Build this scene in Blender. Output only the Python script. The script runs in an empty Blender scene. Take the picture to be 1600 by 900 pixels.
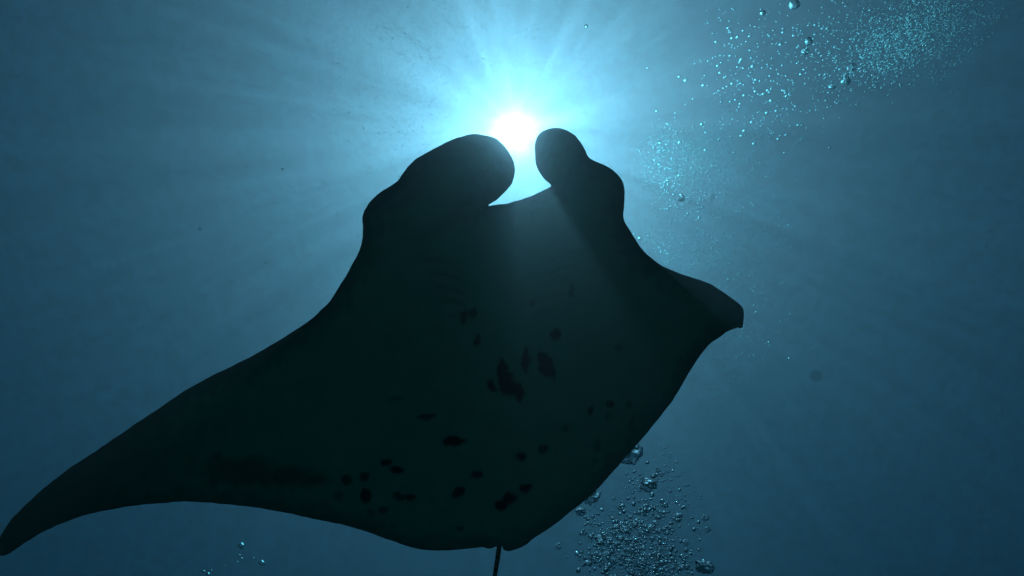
import bpy, bmesh, math, random
import numpy as np
from mathutils import Vector, Matrix, noise
from mathutils.geometry import delaunay_2d_cdt

random.seed(11)
rng = np.random.default_rng(11)
scene = bpy.context.scene
COL = scene.collection

# ------------------------------------------------------------------ camera
DEPTH = 30.0                              # camera depth below the sea surface, metres
PITCH = 67.0                              # looking up, degrees above the horizon
FOC = 1143.0                              # focal length in pixels of the 1600 wide photograph
cam_d = bpy.data.cameras.new("camera")
cam_d.sensor_width = 36.0
cam_d.lens = 36.0 * FOC / 1600.0
cam_d.clip_start, cam_d.clip_end = 0.02, 2000.0
cam = bpy.data.objects.new("camera", cam_d)
cam.location = (0, 0, -DEPTH)
cam.rotation_euler = (math.radians(90 + PITCH), 0, 0)
COL.objects.link(cam)
scene.camera = cam
CAM_ROT = cam.rotation_euler.to_matrix()
CAM_POS = Vector(cam.location)


def ray(x, y):
    """direction (unit depth along the optical axis) of a photograph pixel"""
    return CAM_ROT @ Vector(((x - 800.0) / FOC, (450.0 - y) / FOC, -1.0))


def at(x, y, d):
    return CAM_POS + ray(x, y) * d


# ------------------------------------------------------------------ world, sun, exposure
SUN_DIR = ray(804, 204).normalized()      # towards the sun
SUN_EL = math.asin(SUN_DIR.z)
world = bpy.data.worlds.new("World")
scene.world = world
world.use_nodes = True
wn = world.node_tree.nodes
sky = wn.new("ShaderNodeTexSky")
sky.sky_type = 'NISHITA'
sky.sun_disc = False
sky.sun_elevation = SUN_EL
sky.sun_rotation = math.atan2(SUN_DIR.x, SUN_DIR.y)
world.node_tree.links.new(sky.outputs[0], wn["Background"].inputs[0])
wn["Background"].inputs[1].default_value = 0.05

sun_d = bpy.data.lights.new("sun", 'SUN')
sun_d.energy = 5.0
sun_d.angle = math.radians(0.5)
sun_d.color = (1.0, 0.97, 0.92)
sun = bpy.data.objects.new("sun", sun_d)
sun.rotation_euler = SUN_DIR.to_track_quat('Z', 'Y').to_euler()
sun.location = SUN_DIR * 60
COL.objects.link(sun)

scene.view_settings.view_transform = 'Standard'
scene.view_settings.look = 'None'
scene.view_settings.gamma = 1.0
scene.view_settings.exposure = 0.0
scene.view_settings.use_curve_mapping = False
scene.cycles.use_denoising = True
scene.cycles.max_bounces = 10
scene.cycles.transmission_bounces = 8
scene.cycles.transparent_max_bounces = 12
scene.cycles.volume_bounces = 0


# ------------------------------------------------------------------ helpers
def new_mat(name):
    m = bpy.data.materials.new(name)
    m.use_nodes = True
    m.node_tree.nodes.clear()
    return m, m.node_tree.nodes, m.node_tree.links


def tag(o, label=None, cat=None, group=None, kind=None):
    if label: o["label"] = label
    if cat: o["category"] = cat
    if group: o["group"] = group
    if kind: o["kind"] = kind
    return o


def link_mesh(name, verts, faces, mat, smooth=True):
    me = bpy.data.meshes.new(name)
    me.from_pydata([tuple(v) for v in verts], [], faces)
    me.update()
    if smooth:
        me.polygons.foreach_set("use_smooth", [True] * len(me.polygons))
    me.materials.append(mat)
    o = bpy.data.objects.new(name, me)
    COL.objects.link(o)
    return o


# ------------------------------------------------------------------ the sea: body of water and its surface
m_water, n, l = new_mat("sea_water")
out = n.new("ShaderNodeOutputMaterial")
LOBES = [  # sea water scatters mostly forward: a sum of phase lobes; (scattering per metre r,g,b), anisotropy
    ((0.00000, 0.00000, 0.02300), 0.40),
    ((0.02450, 0.00000, 0.00000), 0.75),
    ((0.00000, 0.02080, 0.00000), 0.80),
    ((0.02000, 0.00000, 0.00000), 0.85),
    ((0.00600, 0.00000, 0.00000), 0.93),
    ((0.00450, 0.00030, 0.00040), 0.98),
]
SIGMA = (0.130, 0.062, 0.052)             # extinction per metre
ABSORB = tuple(SIGMA[i] - sum(q[0][i] for q in LOBES) for i in range(3))
prev = None
for colr, g in LOBES:
    s = n.new("ShaderNodeVolumeScatter")
    d = max(colr)
    s.inputs["Density"].default_value = d
    s.inputs["Color"].default_value = (colr[0] / d, colr[1] / d, colr[2] / d, 1)
    s.inputs["Anisotropy"].default_value = g
    if prev is None:
        prev = s.outputs[0]
    else:
        a = n.new("ShaderNodeAddShader")
        l.new(prev, a.inputs[0]); l.new(s.outputs[0], a.inputs[1])
        prev = a.outputs[0]
ab = n.new("ShaderNodeVolumeAbsorption")
d = 0.5
ab.inputs["Density"].default_value = d
ab.inputs["Color"].default_value = tuple(1 - c / d for c in ABSORB) + (1,)
a = n.new("ShaderNodeAddShader")
l.new(prev, a.inputs[0]); l.new(ab.outputs[0], a.inputs[1])
l.new(a.outputs[0], out.inputs["Volume"])

R, Zt, Zb = 150.0, -0.05, -DEPTH - 8.0
bv = [(x, y, z) for z in (Zb, Zt) for (x, y) in ((-R, -R), (R, -R), (R, R), (-R, R))]
bf = [(3, 2, 1, 0), (4, 5, 6, 7), (0, 1, 5, 4), (1, 2, 6, 5), (2, 3, 7, 6), (3, 0, 4, 7)]
water = link_mesh("water", bv, bf, m_water, smooth=False)
tag(water, "deep blue green sea water all round the manta ray", kind="structure")

m_surf, n, l = new_mat("sea_surface")
out = n.new("ShaderNodeOutputMaterial")
tc = n.new("ShaderNodeTexCoord")
mp = n.new("ShaderNodeMapping"); mp.inputs[1].default_value = (13.7, 13.7, 0)
l.new(tc.outputs["Object"], mp.inputs[0])
n1 = n.new("ShaderNodeTexNoise"); n1.inputs["Scale"].default_value = 1.6; n1.inputs["Detail"].default_value = 1.0
n1.inputs["Roughness"].default_value = 0.55; n1.inputs["Distortion"].default_value = 0.8
l.new(mp.outputs[0], n1.inputs["Vector"])
n2 = n.new("ShaderNodeTexNoise"); n2.inputs["Scale"].default_value = 5.5; n2.inputs["Detail"].default_value = 2.0
n2.inputs["Distortion"].default_value = 1.2
l.new(mp.outputs[0], n2.inputs["Vector"])
mxn = n.new("ShaderNodeMix"); mxn.inputs[0].default_value = 0.38
l.new(n1.outputs["Fac"], mxn.inputs[2]); l.new(n2.outputs["Fac"], mxn.inputs[3])
rp = n.new("ShaderNodeValToRGB")  # bright and dim wave-focused sun patches put into the tint, casting shafts
rp.color_ramp.elements[0].position = 0.38; rp.color_ramp.elements[0].color = (0.40, 0.40, 0.40, 1)
rp.color_ramp.elements[1].position = 0.60; rp.color_ramp.elements[1].color = (0.90, 0.90, 0.90, 1)
l.new(mxn.outputs[0], rp.inputs[0])
tr = n.new("ShaderNodeBsdfTransparent")
l.new(rp.outputs[0], tr.inputs[0])
l.new(tr.outputs[0], out.inputs["Surface"])
N = 160
gx = np.linspace(-R, R, N + 1)
sv, sf = [], []
for j in range(N + 1):
    for i in range(N + 1):
        x, y = gx[i], gx[j]
        z = 0.10 + 0.05 * noise.noise(Vector((x * 0.25, y * 0.4, 0))) + 0.03 * noise.noise(Vector((x * 0.8, y * 0.9, 5)))
        sv.append((x, y, z))
for j in range(N):
    for i in range(N):
        a0 = j * (N + 1) + i
        sf.append((a0, a0 + 1, a0 + N + 2, a0 + N + 1))
surf = link_mesh("water_surface", sv, sf, m_surf)
tag(surf, "rippled sea surface seen from below around the sun", kind="structure")

# ------------------------------------------------------------------ unseen pale sand, added to bounce light up onto the belly
m_sand, n, l = new_mat("bounce_sand")
out = n.new("ShaderNodeOutputMaterial")
pb = n.new("ShaderNodeBsdfPrincipled"); pb.inputs["Roughness"].default_value = 0.9
tc = n.new("ShaderNodeTexCoord")
nz = n.new("ShaderNodeTexNoise"); nz.inputs["Scale"].default_value = 0.4; nz.inputs["Detail"].default_value = 8.0
l.new(tc.outputs["Object"], nz.inputs["Vector"])
rp = n.new("ShaderNodeValToRGB")
rp.color_ramp.elements[0].color = (0.32, 0.29, 0.22, 1); rp.color_ramp.elements[1].color = (0.58, 0.54, 0.44, 1)
l.new(nz.outputs["Fac"], rp.inputs[0]); l.new(rp.outputs[0], pb.inputs["Base Color"]); l.new(pb.outputs[0], out.inputs["Surface"])
N = 100
gx = np.linspace(-R + 1, R - 1, N + 1)
sv = [(x, y, -DEPTH - 6.5 + 0.35 * noise.noise(Vector((x * .08, y * .08, 3))) + 0.06 * math.sin(x * 1.9 + 2 * noise.noise(Vector((x * .2, y * .2, 9))))) for y in gx for x in gx]
sf = [(j * (N + 1) + i, j * (N + 1) + i + 1, (j + 1) * (N + 1) + i + 1, (j + 1) * (N + 1) + i) for j in range(N) for i in range(N)]
seabed = link_mesh("bounce_seabed", sv, sf, m_sand)
tag(seabed, "unseen pale sand sheet added below to bounce light onto the manta", kind="structure")

# ------------------------------------------------------------------ manta ray
OUT = [(0, 868), (-4, 862), (-2, 845), (5, 830), (18, 811), (40, 789), (68, 763), (100, 738), (140, 711), (180, 684), (215, 660), (250, 637),
       (290, 610), (330, 588), (370, 568), (410, 547), (450, 523), (478, 505), (498, 488), (515, 471), (528, 452), (540, 432), (550, 413),
       (559, 396), (565, 381), (567, 366), (567, 352), (566, 340), (569, 331), (577, 317), (590, 304), (606, 293), (620, 283),
       (629, 271), (638, 260), (650, 248), (668, 238), (690, 226), (715, 215), (737, 210), (757, 211), (774, 216), (788, 228), (798, 243), (804, 258),
       (804, 273), (800, 287), (790, 299), (778, 311), (763, 321), (780, 319.5), (800, 316), (820, 310), (840, 302), (852, 296), (861, 290),
       (850, 280), (842, 268), (837, 253), (836, 237), (837, 221), (843, 209), (853, 202), (867, 200), (882, 202), (895, 209), (907, 221), (914, 233),
       (919, 244), (928, 251), (942, 257), (956, 265), (967, 275), (974, 287), (976, 300), (975, 320), (975, 342), (982, 356), (990, 369),
       (999, 383), (1010, 396), (1025, 409), (1042, 419), (1065, 428), (1090, 436), (1110, 444), (1128, 455), (1143, 466), (1155, 475),
       (1161, 483), (1163, 491), (1162, 501), (1160, 512), (1157, 513), (1152, 512), (1140, 517), (1125, 526), (1108, 539), (1093, 557), (1080, 577),
       (1062, 608), (1040, 640), (1018, 668), (995, 695), (968, 725), (940, 757), (918, 779), (890, 801), (862, 823), (842, 836), (832, 842),
       (824, 850), (810, 857), (794, 861), (787, 859), (784, 853),
       (783, 862), (779, 885), (775, 910), (768, 960), (757, 1030), (742, 1110), (724, 1190), (720, 1189), (736, 1108), (750, 1029), (761, 959), (768, 909), (772, 884), (775, 862), (776, 854),
       (768, 857), (760, 857), (756, 855), (735, 857), (700, 860), (672, 860), (650, 857), (620, 848), (590, 837), (560, 827), (530, 819),
       (500, 813), (470, 806), (440, 800), (405, 794), (370, 790), (330, 786), (290, 784), (250, 786), (220, 789), (190, 793), (160, 799),
       (130, 806), (100, 817), (70, 830), (45, 844), (25, 858), (10, 867)]


def catmull(pts, step, closed=True):
    P = np.array(pts, float); n_ = len(P); res = []
    for i in range(n_):
        p0, p1, p2, p3 = P[i - 1], P[i], P[(i + 1) % n_], P[(i + 2) % n_]
        L = np.linalg.norm(p2 - p1); k = max(1, int(round(L / step)))
        # centripetal knots avoid loops where spacing is uneven
        t0 = 0; t1 = t0 + max(np.linalg.norm(p1 - p0), 1e-6) ** .5; t2 = t1 + max(L, 1e-6) ** .5; t3 = t2 + max(np.linalg.norm(p3 - p2), 1e-6) ** .5
        for q in range(k):
            t = t1 + (t2 - t1) * q / k
            a1 = (t1 - t) / (t1 - t0) * p0 + (t - t0) / (t1 - t0) * p1
            a2 = (t2 - t) / (t2 - t1) * p1 + (t - t1) / (t2 - t1) * p2
            a3 = (t3 - t) / (t3 - t2) * p2 + (t - t2) / (t3 - t2) * p3
            b1 = (t2 - t) / (t2 - t0) * a1 + (t - t0) / (t2 - t0) * a2
            b2 = (t3 - t) / (t3 - t1) * a2 + (t - t1) / (t3 - t1) * a3
            res.append((t2 - t) / (t2 - t1) * b1 + (t - t1) / (t2 - t1) * b2)
    return np.array(res)


def seg_dist(pts, poly):
    A = poly; B = np.roll(poly, -1, 0); best = np.full(len(pts), 1e9)
    for a_, b_ in zip(A, B):
        ab_ = b_ - a_; L2 = ab_ @ ab_ + 1e-9
        t = np.clip(((pts - a_) @ ab_) / L2, 0, 1)
        dd = pts - (a_ + t[:, None] * ab_)
        best = np.minimum(best, (dd * dd).sum(1))
    return np.sqrt(best)


def inside(pts, poly):
    x, y = pts[:, 0], pts[:, 1]; c = np.zeros(len(pts), bool)
    A = poly; B = np.roll(poly, -1, 0)
    for (x1, y1), (x2, y2) in zip(A, B):
        if y1 == y2: continue
        m = ((y1 > y) != (y2 > y)) & (x < (x2 - x1) * (y - y1) / (y2 - y1) + x1)
        c ^= m
    return c


edge = catmull(OUT, 4.0)
ragged_edge = np.array([[noise.fractal(Vector((p[0] * .06, p[1] * .06, c)), 1.0, 2.0, 3) for c in (0.3, 7.7)] for p in edge])
edge = edge + ragged_edge * np.where(edge[:, 1] < 850, 0.9, 0.25)[:, None]
coarse = catmull(OUT, 14.0)
STEP = 3.6
gx_, gy_ = np.meshgrid(np.arange(-10, 1175, STEP), np.arange(195, 1195, STEP))
gx_[1::2] += STEP / 2
G = np.stack([gx_.ravel(), gy_.ravel()], 1)
G = G[inside(G, edge)]
e = seg_dist(G, coarse)
G, e = G[e > 3.0], e[e > 3.0]
nb = len(edge)
P2 = np.vstack([edge, G])
E = np.concatenate([np.zeros(nb), e])
verts2, _, tris, ov, _, _ = delaunay_2d_cdt([Vector(p) for p in P2], [(i, (i + 1) % nb) for i in range(nb)], [], 1, 1e-5)
src = [o_[0] if o_ else -1 for o_ in ov]
P2 = np.array([(v.x, v.y) for v in verts2])
E = np.array([E[s_] if s_ >= 0 else 0.0 for s_ in src])
on_edge = np.array([0 <= s_ < nb for s_ in src]) | (E <= 0)
tris = [tuple(t) for t in tris]
cen = np.array([P2[list(t)].mean(0) for t in tris])
keep = inside(cen, edge)
tris = [t for t, k in zip(tris, keep) if k]


def sstep(a_, b_, v):
    t = np.clip((v - a_) / (b_ - a_), 0, 1); return t * t * (3 - 2 * t)


X, Y = P2[:, 0], P2[:, 1]
# mid-surface: the tail lies farther than the head, the left wing is beating down, the right wing curls up
mid = 4.05 + 0.95 * (Y - 310) / 550
mid -= 1.25 * (np.clip(650 - X, 0, None) / 650) ** 1.5
mid += 0.28 * (np.clip(X - 870, 0, None) / 290) ** 1.6
mid -= 0.10 * sstep(420, 250, Y) * sstep(980, 560, X)          # unrolled lobe on the left hangs lower
# thickness, belly side and back side
body = np.exp(-(((X - 785) / 190) ** 2 + ((Y - 590) / 260) ** 2))
head = np.exp(-(((X - 775) / 150) ** 2 + ((Y - 390) / 110) ** 2))
prof = np.sqrt(E / (E + 60.0))
tail = sstep(850, 880, Y)
belly = prof * (0.06 + 0.20 * body + 0.12 * head) * (1 - 0.75 * tail)
back = prof * (0.07 + 0.30 * body + 0.16 * head) * (1 - 0.75 * tail)
# rolled cephalic lobes: swollen towards the viewer, with a crease where the left one overlaps the mouth
lobe_line = np.array([(763, 321), (735, 338), (708, 352), (680, 366), (640, 384)], float)
ldist = np.full(len(P2), 1e9); lside = np.zeros(len(P2))
for a_, b_ in zip(lobe_line[:-1], lobe_line[1:]):
    ab_ = b_ - a_; t = np.clip(((P2 - a_) @ ab_) / (ab_ @ ab_), 0, 1); dd = P2 - (a_ + t[:, None] * ab_)
    dist = np.sqrt((dd * dd).sum(1)); cr = ab_[0] * dd[:, 1] - ab_[1] * dd[:, 0]
    m_ = dist < ldist; ldist[m_] = dist[m_]; lside[m_] = np.sign(cr[m_])
above = (Y < 400) & (X < 810) & (lside > 0)
lobe = np.where(above, 0.55 + 0.45 * np.exp(-ldist / 60.0), 0) * sstep(400, 330, Y + 0.35 * (640 - X).clip(0, None))
belly += prof * 0.42 * lobe * sstep(0, 55, E)
rl = np.exp(-(((X - 885) / 45) ** 2 + ((Y - 262) / 62) ** 2))
belly += prof * 0.10 * rl
# low dorsal fin in front of the tail
back += 0.10 * np.exp(-(((X - 785) / 12) ** 2 + ((Y - 815) / 26) ** 2)) * (E > 0)
belly[on_edge] = 0; back[on_edge] = 0

# smooth the two height fields along the mesh
ei = np.array([(t[i], t[(i + 1) % 3]) for t in tris for i in range(3)])
deg = np.zeros(len(P2)); np.add.at(deg, ei[:, 0], 1); np.add.at(deg, ei[:, 1], 1)
for f in (belly, back):
    for _ in range(3):
        acc = np.zeros(len(P2)); np.add.at(acc, ei[:, 0], f[ei[:, 1]]); np.add.at(acc, ei[:, 1], f[ei[:, 0]])
        sm = acc / np.maximum(deg, 1)
        inner = ~on_edge & (E > 6)
        f[inner] = 0.5 * f[inner] + 0.5 * sm[inner]

nv = len(P2)
fw = CAM_ROT @ Vector((0, 0, -1))
mantav, spotv = [], []
# ventral blotches (x, y, half width, half height, tilt degrees, strength)
SPOTS = [(787, 572, 8, 20, -8, 1), (793, 592, 13, 20, -25, 1), (803, 600, 13, 13, 20, 1), (811, 606, 6, 18, 0, 1), (769, 594, 6, 11, -30, 1), (821, 556, 5.5, 20, 0, 1), (848, 562, 8, 22, -8, 1), (855, 568, 7, 18, -18, 1),
         (866, 519, 7, 7, 0, 1), (889, 454, 4, 10, 5, .8), (831, 473, 3.5, 5, 10, .6), (728, 492, 5, 11, 12, .8), (743, 487, 5, 8, 15, .8), (749, 526, 5.5, 9, 18, .9),
         (963, 541, 6, 3, 0, .5), (919, 636, 4, 7, 8, .9), (949, 628, 6, 5, -30, .8), (946, 645, 4, 6, 10, .8), (979, 630, 3, 6, 0, .6), (985, 655, 4, 14, 8, .5), (881, 661, 6, 5, -20, .5),
         (712, 681, 15, 8, 0, 1), (672, 643, 14, 3.5, -5, .8), (622, 618, 10, 3, -12, .4), (814, 703, 8, 6, -15, 1), (847, 692, 6, 5, -10, .8), (746, 732, 8, 5, 0, .9), (719, 760, 10, 7, -25, .9),
         (821, 754, 9, 6, -20, 1), (797, 770, 12, 9, -12, 1), (783, 779, 10, 8, -20, 1), (609, 717, 8, 5, 0, .9), (625, 728, 10, 6, 5, 1), (574, 740, 7, 9, 0, .8), (575, 772, 8, 9, 0, .9),
         (544, 746, 8, 8, 0, .8), (531, 771, 8, 6, 0, .6), (626, 769, 8, 6, 0, .8), (643, 769, 8, 5, 0, .9), (601, 793, 8, 5, -15, .7), (584, 798, 5, 4, 0, .5), (722, 820, 6, 4, 0, .7),
         (930, 692, 4, 8, 5, .5), (928, 715, 4, 6, 5, .5), (345, 709, 8, 3, 0, .6), (495, 746, 22, 9, 0, .6), (450, 742, 48, 16, 0, .55), (385, 734, 60, 20, 0, .5)]
spot = np.zeros(nv)
wob = np.array([noise.fractal(Vector((x * 0.07, y * 0.07, 1.3)), 1.0, 2.0, 3) for x, y in P2])
for (sx, sy, a_, b_, tl, st) in SPOTS:
    c_, s_ = math.cos(math.radians(tl)), math.sin(math.radians(tl))
    u = ((X - sx) * c_ + (Y - sy) * s_) / (a_ + 1); v = (-(X - sx) * s_ + (Y - sy) * c_) / (b_ + 1)
    spot = np.maximum(spot, st * (1 - sstep(0.80 if st > .65 else 0.35, 1.08 if st > .65 else 1.5, np.sqrt(u * u + v * v) + 0.45 * wob)))
# five pairs of gill slits: shallow curved grooves between mouth and belly
for k in range(5):
    for (gx0, gy0, gtl, side) in ((690 + 8.5 * k, 408 + 21 * k, 12, -1), (884 - 8.5 * k, 398 + 21 * k, -16, 1)):
        hl = 34 - 3.5 * k
        c_, s_ = math.cos(math.radians(gtl)), math.sin(math.radians(gtl))
        u = (X - gx0) * c_ + (Y - gy0) * s_; v = -(X - gx0) * s_ + (Y - gy0) * c_ - 5 * (u / hl) ** 2
        cut = np.exp(-(v / 2.6) ** 2) * (1 - sstep(0.7, 1.0, np.abs(u) / hl)) * ~on_edge
        belly -= 0.012 * cut
        spot = np.maximum(spot, 0.24 * cut)
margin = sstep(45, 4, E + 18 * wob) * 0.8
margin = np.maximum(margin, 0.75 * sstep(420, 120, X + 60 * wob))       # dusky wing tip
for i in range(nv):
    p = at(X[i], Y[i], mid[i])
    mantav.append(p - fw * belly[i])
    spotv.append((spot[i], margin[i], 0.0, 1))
back_id = {}
for i in range(nv):
    if on_edge[i]:
        back_id[i] = i
    else:
        back_id[i] = len(mantav)
        mantav.append(at(X[i], Y[i], mid[i]) + fw * back[i])
        spotv.append((0, 1.0, sstep(470, 400, Y[i]) * sstep(60, 140, abs(X[i] - 785)), 1))
faces = []
for t in tris:
    a_, b_, c_ = (P2[k] for k in t)
    ccw = (b_[0] - a_[0]) * (c_[1] - a_[1]) - (b_[1] - a_[1]) * (c_[0] - a_[0]) > 0
    f = t[::-1] if ccw else t          # y runs down in the photograph
    faces.append(tuple(f))
    faces.append(tuple(back_id[k] for k in f[::-1]))
base = at(785, 600, 4.5)
m_skin, n, l = new_mat("manta_skin")
out = n.new("ShaderNodeOutputMaterial")
pb = n.new("ShaderNodeBsdfPrincipled")
at_ = n.new("ShaderNodeAttribute"); at_.attribute_name = "pattern"
sp = n.new("ShaderNodeSeparateColor"); l.new(at_.outputs["Color"], sp.inputs[0])
tc = n.new("ShaderNodeTexCoord")
nz = n.new("ShaderNodeTexNoise"); nz.inputs["Scale"].default_value = 6.0; nz.inputs["Detail"].default_value = 6.0
l.new(tc.outputs["Object"], nz.inputs["Vector"])
pale = n.new("ShaderNodeMix"); pale.data_type = 'RGBA'
pale.inputs[6].default_value = (0.24, 0.30, 0.19, 1); pale.inputs[7].default_value = (0.34, 0.41, 0.28, 1)
l.new(nz.outputs["Fac"], pale.inputs[0])
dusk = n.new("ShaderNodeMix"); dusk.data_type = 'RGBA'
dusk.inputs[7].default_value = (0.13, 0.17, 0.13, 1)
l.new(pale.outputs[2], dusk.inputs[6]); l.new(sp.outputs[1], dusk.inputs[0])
shoulder = n.new("ShaderNodeMix"); shoulder.data_type = 'RGBA'
shoulder.inputs[7].default_value = (0.35, 0.36, 0.36, 1)
l.new(dusk.outputs[2], shoulder.inputs[6]); l.new(sp.outputs[2], shoulder.inputs[0])
blot = n.new("ShaderNodeMix"); blot.data_type = 'RGBA'
blot.inputs[7].default_value = (0.004, 0.004, 0.004, 1)
l.new(shoulder.outputs[2], blot.inputs[6]); l.new(sp.outputs[0], blot.inputs[0])
l.new(blot.outputs[2], pb.inputs["Base Color"])
pb.inputs["Roughness"].default_value = 0.75
pb.inputs["Specular IOR Level"].default_value = 0.1
nb_ = n.new("ShaderNodeTexNoise"); nb_.inputs["Scale"].default_value = 90.0; nb_.inputs["Detail"].default_value = 3.0
l.new(tc.outputs["Object"], nb_.inputs["Vector"])
bmp = n.new("ShaderNodeBump"); bmp.inputs["Strength"].default_value = 0.25; bmp.inputs["Distance"].default_value = 0.004
l.new(nb_.outputs["Fac"], bmp.inputs["Height"]); l.new(bmp.outputs[0], pb.inputs["Normal"])
l.new(pb.outputs[0], out.inputs["Surface"])
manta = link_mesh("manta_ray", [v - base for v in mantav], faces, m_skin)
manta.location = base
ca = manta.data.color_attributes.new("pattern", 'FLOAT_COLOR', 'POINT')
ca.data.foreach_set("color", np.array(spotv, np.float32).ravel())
tag(manta, "dark manta ray gliding overhead with black blotches on its belly and horns framing the sun", "manta ray")
print("manta verts", len(mantav), "faces", len(faces))


# ------------------------------------------------------------------ air bubbles
m_bub, n, l = new_mat("air_bubble")
out = n.new("ShaderNodeOutputMaterial")
gl = n.new("ShaderNodeBsdfGlass")
gl.inputs["IOR"].default_value = 1 / 1.333      # air inside water
gl.inputs["Roughness"].default_value = 0.06
gl.inputs["Color"].default_value = (1, 1, 1, 1)
l.new(gl.outputs[0], out.inputs["Surface"])


def milky(name, rough, scatter, through, clear):
    """clusters of bubbles too fine to see singly scatter light"""
    m, n, l = new_mat(name)
    out = n.new("ShaderNodeOutputMaterial")
    gl = n.new("ShaderNodeBsdfGlass"); gl.inputs["IOR"].default_value = 1 / 1.333; gl.inputs["Roughness"].default_value = rough
    df = n.new("ShaderNodeBsdfDiffuse"); df.inputs[0].default_value = (0.9, 0.9, 0.9, 1)
    tl_ = n.new("ShaderNodeBsdfTranslucent"); tl_.inputs[0].default_value = (0.95, 0.95, 0.95, 1)
    tr = n.new("ShaderNodeBsdfTransparent")
    prev = None
    for a_, b_, k in ((df, tl_, through), (gl, None, scatter), (None, tr, clear)):
        mx = n.new("ShaderNodeMixShader"); mx.inputs[0].default_value = k
        l.new((a_ or prev).outputs[0], mx.inputs[1]); l.new((b_ or prev).outputs[0], mx.inputs[2])
        prev = mx
    l.new(prev.outputs[0], out.inputs["Surface"])
    return m


m_froth = milky("milky_bubble", 0.20, 0.40, 0.40, 0.80)
m_glint = milky("glinting_bubble", 0.40, 0.05, 0.30, 0.15)
m_bright = milky("bright_bubble", 0.50, 0.08, 0.30, 0.70)


def ico(sub):
    bm = bmesh.new(); bmesh.ops.create_icosphere(bm, subdivisions=sub, radius=1.0)
    v = np.array([p.co[:] for p in bm.verts]); f = [tuple(q.index for q in p.verts) for p in bm.faces]
    bm.free(); return v, f


def wobble(v, amp, freq, seed, flat=1.0, bowl=0.0):
    """a bubble skin: a sphere rippled by noise, flattened along the rise, hollowed below"""
    w = v.copy()
    for i, p in enumerate(v):
        k = 1 + amp * noise.fractal(Vector(p) * freq + Vector((seed * 7.1, seed * 3.3, seed)), 1.0, 2.0, 2)
        w[i] = p * k
    w[:, 2] = w[:, 2] * flat + bowl * (1 - np.clip(w[:, 0] ** 2 + w[:, 1] ** 2, 0, 1)) * (v[:, 2] < 0)
    return w


def bubble_mesh(name, v, f, mat=None):
    me = bpy.data.meshes.new(name)
    me.from_pydata([tuple(p) for p in v], [], f); me.update()
    me.polygons.foreach_set("use_smooth", [True] * len(f))
    me.materials.append(mat or m_bub)
    return me


i2v, i2f = ico(3)
i3v, i3f = ico(4)
i1v, i1f = ico(2)
ROUND = [bubble_mesh("bubble_round", wobble(i2v, 0.10, 1.0, k, 0.85), i2f, m_froth) for k in range(4)]
BRIGHT = [bubble_mesh("bubble_bright", wobble(i2v, 0.12, 1.2, 9 + k, 0.85), i2f, m_bright) for k in range(4)]
RAGGED = [bubble_mesh("bubble_ragged", wobble(i3v, 0.55, 1.7, 20 + k, 0.62, 0.35), i3f) for k in range(5)]
CAP = [bubble_mesh("bubble_cap", wobble(i3v, 0.22, 1.6, 40 + k, 0.60, 0.55), i3f) for k in range(3)]
GLINT = [bubble_mesh("bubble_glint", wobble(i3v, 0.20, 1.5, 50 + k, 0.75, 0.2), i3f, m_glint) for k in range(3)]
CAM_RIGHT, CAM_UP = CAM_ROT @ Vector((1, 0, 0)), CAM_ROT @ Vector((0, 1, 0))
MINOR = []            # fine bubbles, joined into one object: (centre, radius, stretch axis, stretch)


def bubble(x, y, d, px, mesh, label, group, stretch=None, turn=0.0):
    """one bubble px pixels across in the photograph, d metres away"""
    o = bpy.data.objects.new("air_bubble", mesh)
    r = 0.5 * px * d / FOC
    o.location = at(x, y, d)
    if stretch:
        ax, k = stretch
        o.rotation_euler = ax.to_track_quat('X', 'Z').to_euler()
        o.scale = (r * k, r, r)
    else:
        o.rotation_euler = (random.uniform(-.35, .35), random.uniform(-.35, .35), turn or random.uniform(0, 6.28))
        o.scale = (r, r, r)
    COL.objects.link(o)
    return tag(o, label, "bubble", group)


# the single bubbles that stand out
G1 = "conspicuous large bubbles"
bubble(984, 708, 5.3, 34, RAGGED[0], "crumpled clear bubble peeking out behind the manta's lower right edge", G1)
bubble(924, 776, 5.4, 25, RAGGED[1], "dark ragged bubble touching the manta's edge left of the rising plume", G1)
bubble(907, 800, 5.4, 16, CAP[0], "round dark bubble just below the manta's edge, upper left of the plume", G1)
bubble(1100, 886, 5.0, 27, RAGGED[2], "dark crumpled bubble standing apart at the right foot of the plume", G1)
bubble(1014, 757, 5.2, 24, RAGGED[3], "dark knotted bubble near the narrow top of the plume", G1)
bubble(377, 853, 5.2, 10, GLINT[0], "brightest of the few bubbles below the left wing", G1)
bubble(409, 880, 5.2, 9, GLINT[1], "lone smaller bubble below the left wing, right of a brighter one", G1)
bubble(1241, 6, 2.6, 17, GLINT[0], "big glinting bubble at the top edge of the water, left of the cloud", G1)
bubble(1264, 64, 2.6, 12, GLINT[1], "upper of two glinting bubbles left of the streaming cloud", G1)
bubble(1258, 80, 2.6, 12, GLINT[2], "lower of two glinting bubbles left of the streaming cloud", G1)
bubble(1322, 126, 2.6, 14, GLINT[0], "larger glinting bubble under the lower edge of the streaming cloud", G1)
bubble(1301, 135, 2.6, 10, GLINT[1], "smaller glinting bubble under the lower left edge of the streaming cloud", G1)
bubble(1192, 20, 2.6, 9, GLINT[2], "small glinting bubble farthest left along the top", G1)
bubble(1331, 105, 2.6, 13, CAP[1], "pale bubble in the lower left fringe of the streaming cloud", G1)
bubble(1111, 308, 5.0, 9, CAP[2], "round clear bubble just below the fine swarm beside the manta's head", G1)
bubble(1064, 309, 5.0, 11, RAGGED[1], "lumpy clear bubble hanging below the swarm beside the manta's head", G1)
bubble(1000, 373, 5.4, 8, ROUND[2], "clear bubble touching the manta's right shoulder", G1)

RISE = (CAM_RIGHT * 0.86 + CAM_UP * 0.5).normalized()
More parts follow.
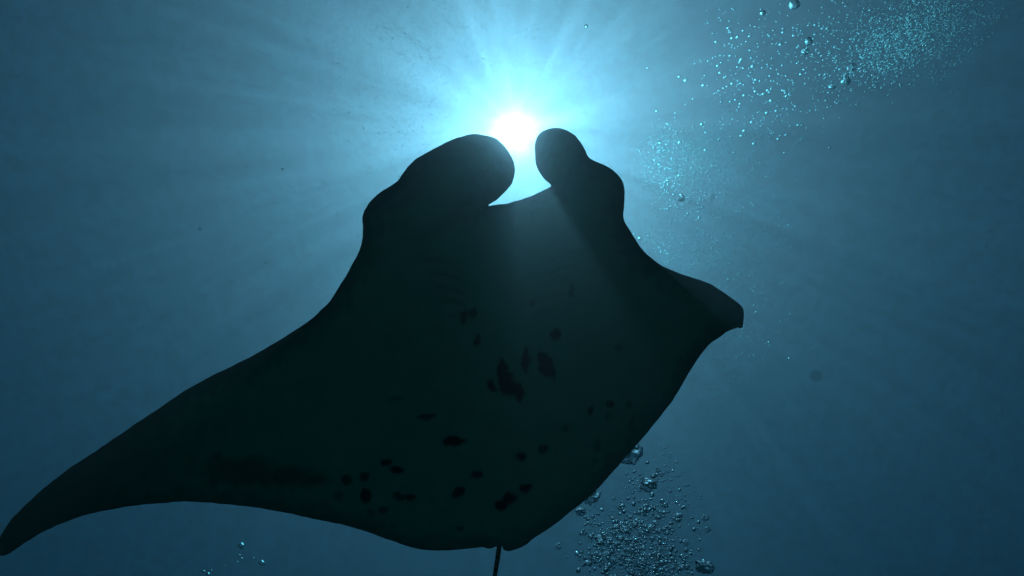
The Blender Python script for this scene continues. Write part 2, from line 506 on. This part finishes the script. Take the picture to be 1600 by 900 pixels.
# clouds: label, group, distance, singles kept, stretch, [(cx, cy, sx, sy, tilt, count, smallest, largest)]
CLOUDS = [
    ("tiny clear bubble streaking in the dense cloud at the upper right", "bubbles of the streaming cloud", (2.4, 3.4), 70, 1.9,
     [(1440, 28, 66, 24, -18, 1300, 1.6, 4.2), (1400, 78, 50, 22, -28, 950, 1.6, 4.6), (1510, 30, 40, 26, 0, 200, 1.5, 3.4), (1335, 60, 36, 36, 0, 150, 1.8, 5.0),
      (1480, 75, 40, 22, -30, 200, 1.6, 3.6), (1300, 95, 40, 26, 0, 70, 2.0, 4.5)]),
    ("tiny bubble scattered loosely between the streaming cloud and the fine swarm", "loosely scattered bubbles", (2.8, 4.2), 50, 1.25,
     [(1235, 75, 58, 50, 0, 110, 2.2, 6.0), (1180, 140, 55, 45, 0, 130, 2.2, 6.0), (1160, 55, 40, 36, 0, 40, 2.2, 5.0), (1240, 165, 45, 40, 0, 50, 2.0, 4.5), (1150, 110, 30, 30, 0, 30, 2.5, 5)]),
    ("tiny clear bubble in the fine swarm right of the manta's head", "bubbles of the fine swarm", (4.6, 6.2), 60, 1.0,
     [(1075, 265, 36, 32, 0, 630, 2.1, 4.7), (1112, 222, 34, 20, -10, 345, 2.0, 4.2), (1038, 222, 15, 15, 0, 165, 2.3, 5.1), (1032, 275, 14, 26, 0, 150, 2.3, 4.7),
      (1135, 262, 26, 24, 0, 210, 2.0, 4.2), (1165, 195, 50, 26, -20, 165, 2.0, 3.8), (1185, 235, 45, 40, 0, 75, 2.0, 3.8), (1150, 150, 40, 30, 0, 90, 1.8, 3.8)]),
    ("tiny bubble in the thin haze of bubbles above the right wing", "bubbles above the right wing", (5.2, 6.4), 30, 1.0,
     [(1085, 375, 40, 30, 0, 225, 1.8, 4.7), (1065, 405, 36, 14, 15, 285, 1.8, 3.8), (1105, 410, 40, 18, 20, 195, 1.6, 3.8), (1145, 345, 45, 55, 0, 90, 1.8, 4.2), (1085, 335, 26, 18, 0, 60, 2.0, 5.1),
      (1198, 360, 24, 28, 0, 60, 2.0, 4.7), (1030, 372, 22, 20, 0, 60, 1.8, 4.2)]),
    ("tiny bubble drifting just outside the right wing tip", "bubbles round the right wing tip", (5.4, 6.6), 20, 1.0,
     [(1115, 555, 36, 26, 10, 140, 2.0, 4.0), (1165, 535, 28, 26, 0, 80, 2.0, 4.0), (1180, 440, 32, 26, 0, 50, 2.2, 4.5), (1185, 500, 36, 30, 0, 40, 2.0, 4.5), (1235, 490, 40, 50, 0, 18, 2.0, 4.5),
      (1095, 600, 28, 26, 0, 40, 2.0, 3.6)]),
    ("dark tumbling bubble in the plume below the manta's right side", "bubbles of the rising plume", (4.8, 6.0), 53, 1.0,
     [(1000, 880, 46, 20, 0, 700, 2.2, 8.5), (950, 850, 30, 24, 0, 150, 2.4, 10.0), (1008, 832, 30, 24, 0, 300, 2.2, 9.0), (1055, 840, 20, 26, 0, 90, 2.4, 9.0),
      (1010, 785, 20, 24, 0, 100, 2.4, 8.0), (1018, 745, 16, 14, 0, 46, 2.4, 7.0), (940, 800, 16, 16, 0, 40, 2.2, 6.0), (1070, 780, 22, 14, 0, 22, 3.0, 6.0), (1052, 740, 16, 14, 0, 18, 2.6, 5.0), (925, 875, 18, 20, 0, 60, 2.4, 8.0)]),
]
for label, group, (d0, d1), keepers, st, blobs in CLOUDS:
    plume = "plume" in group
    allb = []
    for (cx, cy, sx, sy, tl, cnt, s0, s1) in blobs:
        c_, s_ = math.cos(math.radians(tl)), math.sin(math.radians(tl))
        knots = [(rng.normal() * sx * (0.82 if plume else 1.0), rng.normal() * sy) for _ in range(max(3, cnt // 16))]
        for _ in range(cnt):
            u, v = rng.normal() * sx * (0.82 if plume else 1.0), rng.normal() * sy
            if plume and rng.random() < 0.72:
                ku, kv = knots[rng.integers(len(knots))]
                u, v = ku + rng.normal() * 7, kv + rng.normal() * 6
            x, y = cx + u * c_ - v * s_, cy + u * s_ + v * c_
            if not (-15 < y < 912): continue
            px = s0 + (s1 - s0) * rng.random() ** (3.2 if plume else 2.6)
            allb.append((x, y, d0 + (d1 - d0) * rng.random(), px))
    P_ = np.array([(b[0], b[1]) for b in allb])
    hid = inside(P_, coarse) if d0 > 4 else np.zeros(len(P_), bool)
    allb = [b for b, h in zip(allb, hid) if not h]
    allb.sort(key=lambda b: -b[3] * (0 < b[1] < 898))
    for k, (x, y, d, px) in enumerate(allb):
        if k < keepers and 2 < x < 1598:
            if plume:
                me = random.choice(RAGGED if px > 5 or random.random() < .5 else CAP)
                bubble(x, y, d, px * 1.08, me, label, group)
            else:
                bubble(x, y, d, px, random.choice(BRIGHT if d1 < 4.5 else ROUND), label, group, (RISE, st * random.uniform(.85, 1.2)) if st > 1 else None)
        else:
            MINOR.append((at(x, y, d), 0.5 * px * d / FOC, st * random.uniform(.8, 1.2) if st > 1 else 1.0, 0 if plume else 2 if d1 < 4.5 else 1))
for (x, y, d, px) in [(374, 868, 5.2, 4), (378, 873, 5.2, 3.5), (371, 878, 5.2, 3), (318, 893, 5.2, 5), (325, 897, 5.2, 6), (330, 892, 5.2, 3), (396, 872, 5.2, 2.5), (352, 884, 5.2, 2.5), (916, 41, 4.0, 6)]:
    MINOR.append((at(x, y, d), 0.5 * px * d / FOC, 1.0, 3))

fine = [wobble(i1v, 0.14, 1.0, 60 + k, 0.85) for k in range(6)]
fine_r = [wobble(i1v, 0.6, 1.6, 70 + k, 0.65, 0.3) for k in range(8)]
V, F, MI = [], [], []
Rs = RISE.to_track_quat('X', 'Z').to_matrix()
off = 0
for c, r, st, slot in MINOR:
    b = random.choice(fine if slot else fine_r)
    w = b * np.array([r * st, r, r])
    if st > 1:
        M_ = np.array(Rs)
    else:
        M_ = np.array(Matrix.Rotation(random.uniform(0, 6.28), 3, 'Z') @ Matrix.Rotation(random.uniform(-.5, .5), 3, 'X'))
    V.append(w @ M_.T + np.array(c)); F.append(np.array(i1f) + off); off += len(b); MI += [slot] * len(i1f)
V, F = np.vstack(V), np.vstack(F)
cloud = link_mesh("fine_bubbles", V.tolist(), F.tolist(), m_bub)
cloud.data.materials.append(m_froth); cloud.data.materials.append(m_bright); cloud.data.materials.append(m_glint)
cloud.data.polygons.foreach_set("material_index", MI)
tag(cloud, "countless fine air bubbles drifting in loose clouds right of the manta", kind="stuff")
print("fine bubbles", len(MINOR))

# ------------------------------------------------------------------ suspended matter
m_snow, n, l = new_mat("marine_snow")
out = n.new("ShaderNodeOutputMaterial")
tl_ = n.new("ShaderNodeBsdfTranslucent"); tl_.inputs[0].default_value = (0.75, 0.74, 0.66, 1)
df = n.new("ShaderNodeBsdfDiffuse"); df.inputs[0].default_value = (0.6, 0.6, 0.52, 1)
mx = n.new("ShaderNodeMixShader"); mx.inputs[0].default_value = 0.5
l.new(df.outputs[0], mx.inputs[1]); l.new(tl_.outputs[0], mx.inputs[2]); l.new(mx.outputs[0], out.inputs["Surface"])
i0v, i0f = ico(1)
V, F, off = [], [], 0
spots_ = []
for _ in range(700):
    spots_.append((rng.uniform(0, 1600), rng.uniform(0, 900), rng.uniform(1.0, 6.0), rng.uniform(0.8, 1.8)))
for _ in range(700):
    spots_.append((640 + rng.normal() * 130, 150 + rng.normal() * 110, rng.uniform(2.0, 7.0), rng.uniform(0.8, 1.8)))
for (x, y, p) in [(875, 337, 3.5), (945, 367, 3.5), (898, 355, 2.2), (915, 372, 2.2), (880, 365, 2), (846, 372, 1.8), (905, 249, 2.4), (846, 236, 2.2), (793, 265, 2.4), (800, 250, 2), (441, 264, 3), (826, 371, 2), (960, 350, 2)]:
    spots_.append((x, y, 2.6, p))
for (x, y, d, px) in spots_:
    q = wobble(i0v, 0.5, 1.3, rng.integers(1, 99), rng.uniform(.4, 1)) * (0.5 * px * d / FOC)
    V.append(q + np.array(at(x, y, d))); F.append(np.array(i0f) + off); off += len(q)
snow = link_mesh("marine_snow", np.vstack(V).tolist(), np.vstack(F).tolist(), m_snow)
tag(snow, "faint pale specks of drifting matter scattered through the water", kind="stuff")

m_speck, n, l = new_mat("drifting_speck")
out = n.new("ShaderNodeOutputMaterial")
df = n.new("ShaderNodeBsdfDiffuse"); df.inputs[0].default_value = (0.10, 0.11, 0.09, 1)
tr = n.new("ShaderNodeBsdfTransparent")
lw = n.new("ShaderNodeLayerWeight"); lw.inputs[0].default_value = 0.5
mr = n.new("ShaderNodeMapRange"); mr.inputs[1].default_value = 0.0; mr.inputs[2].default_value = 0.75; mr.inputs[3].default_value = 0.84; mr.inputs[4].default_value = 1.0
l.new(lw.outputs["Facing"], mr.inputs[0])
mx = n.new("ShaderNodeMixShader")
l.new(mr.outputs[0], mx.inputs[0]); l.new(df.outputs[0], mx.inputs[1]); l.new(tr.outputs[0], mx.inputs[2]); l.new(mx.outputs[0], out.inputs["Surface"])
sv_, sf_ = ico(4)
for (x, y, d, px, lab) in [(1275, 587, 1.6, 22, "soft dark drifting speck in open water right of the manta"),
                           (312, 358, 3.0, 7, "tiny dark drifting speck in open water left of the manta")]:
    q = wobble(sv_, 0.08, 0.9, px, 0.8) * (0.5 * px * d / FOC)
    o = link_mesh("drifting_speck", q.tolist(), sf_, m_speck)
    o.location = at(x, y, d)
    tag(o, lab, "plankton", "dark drifting specks")
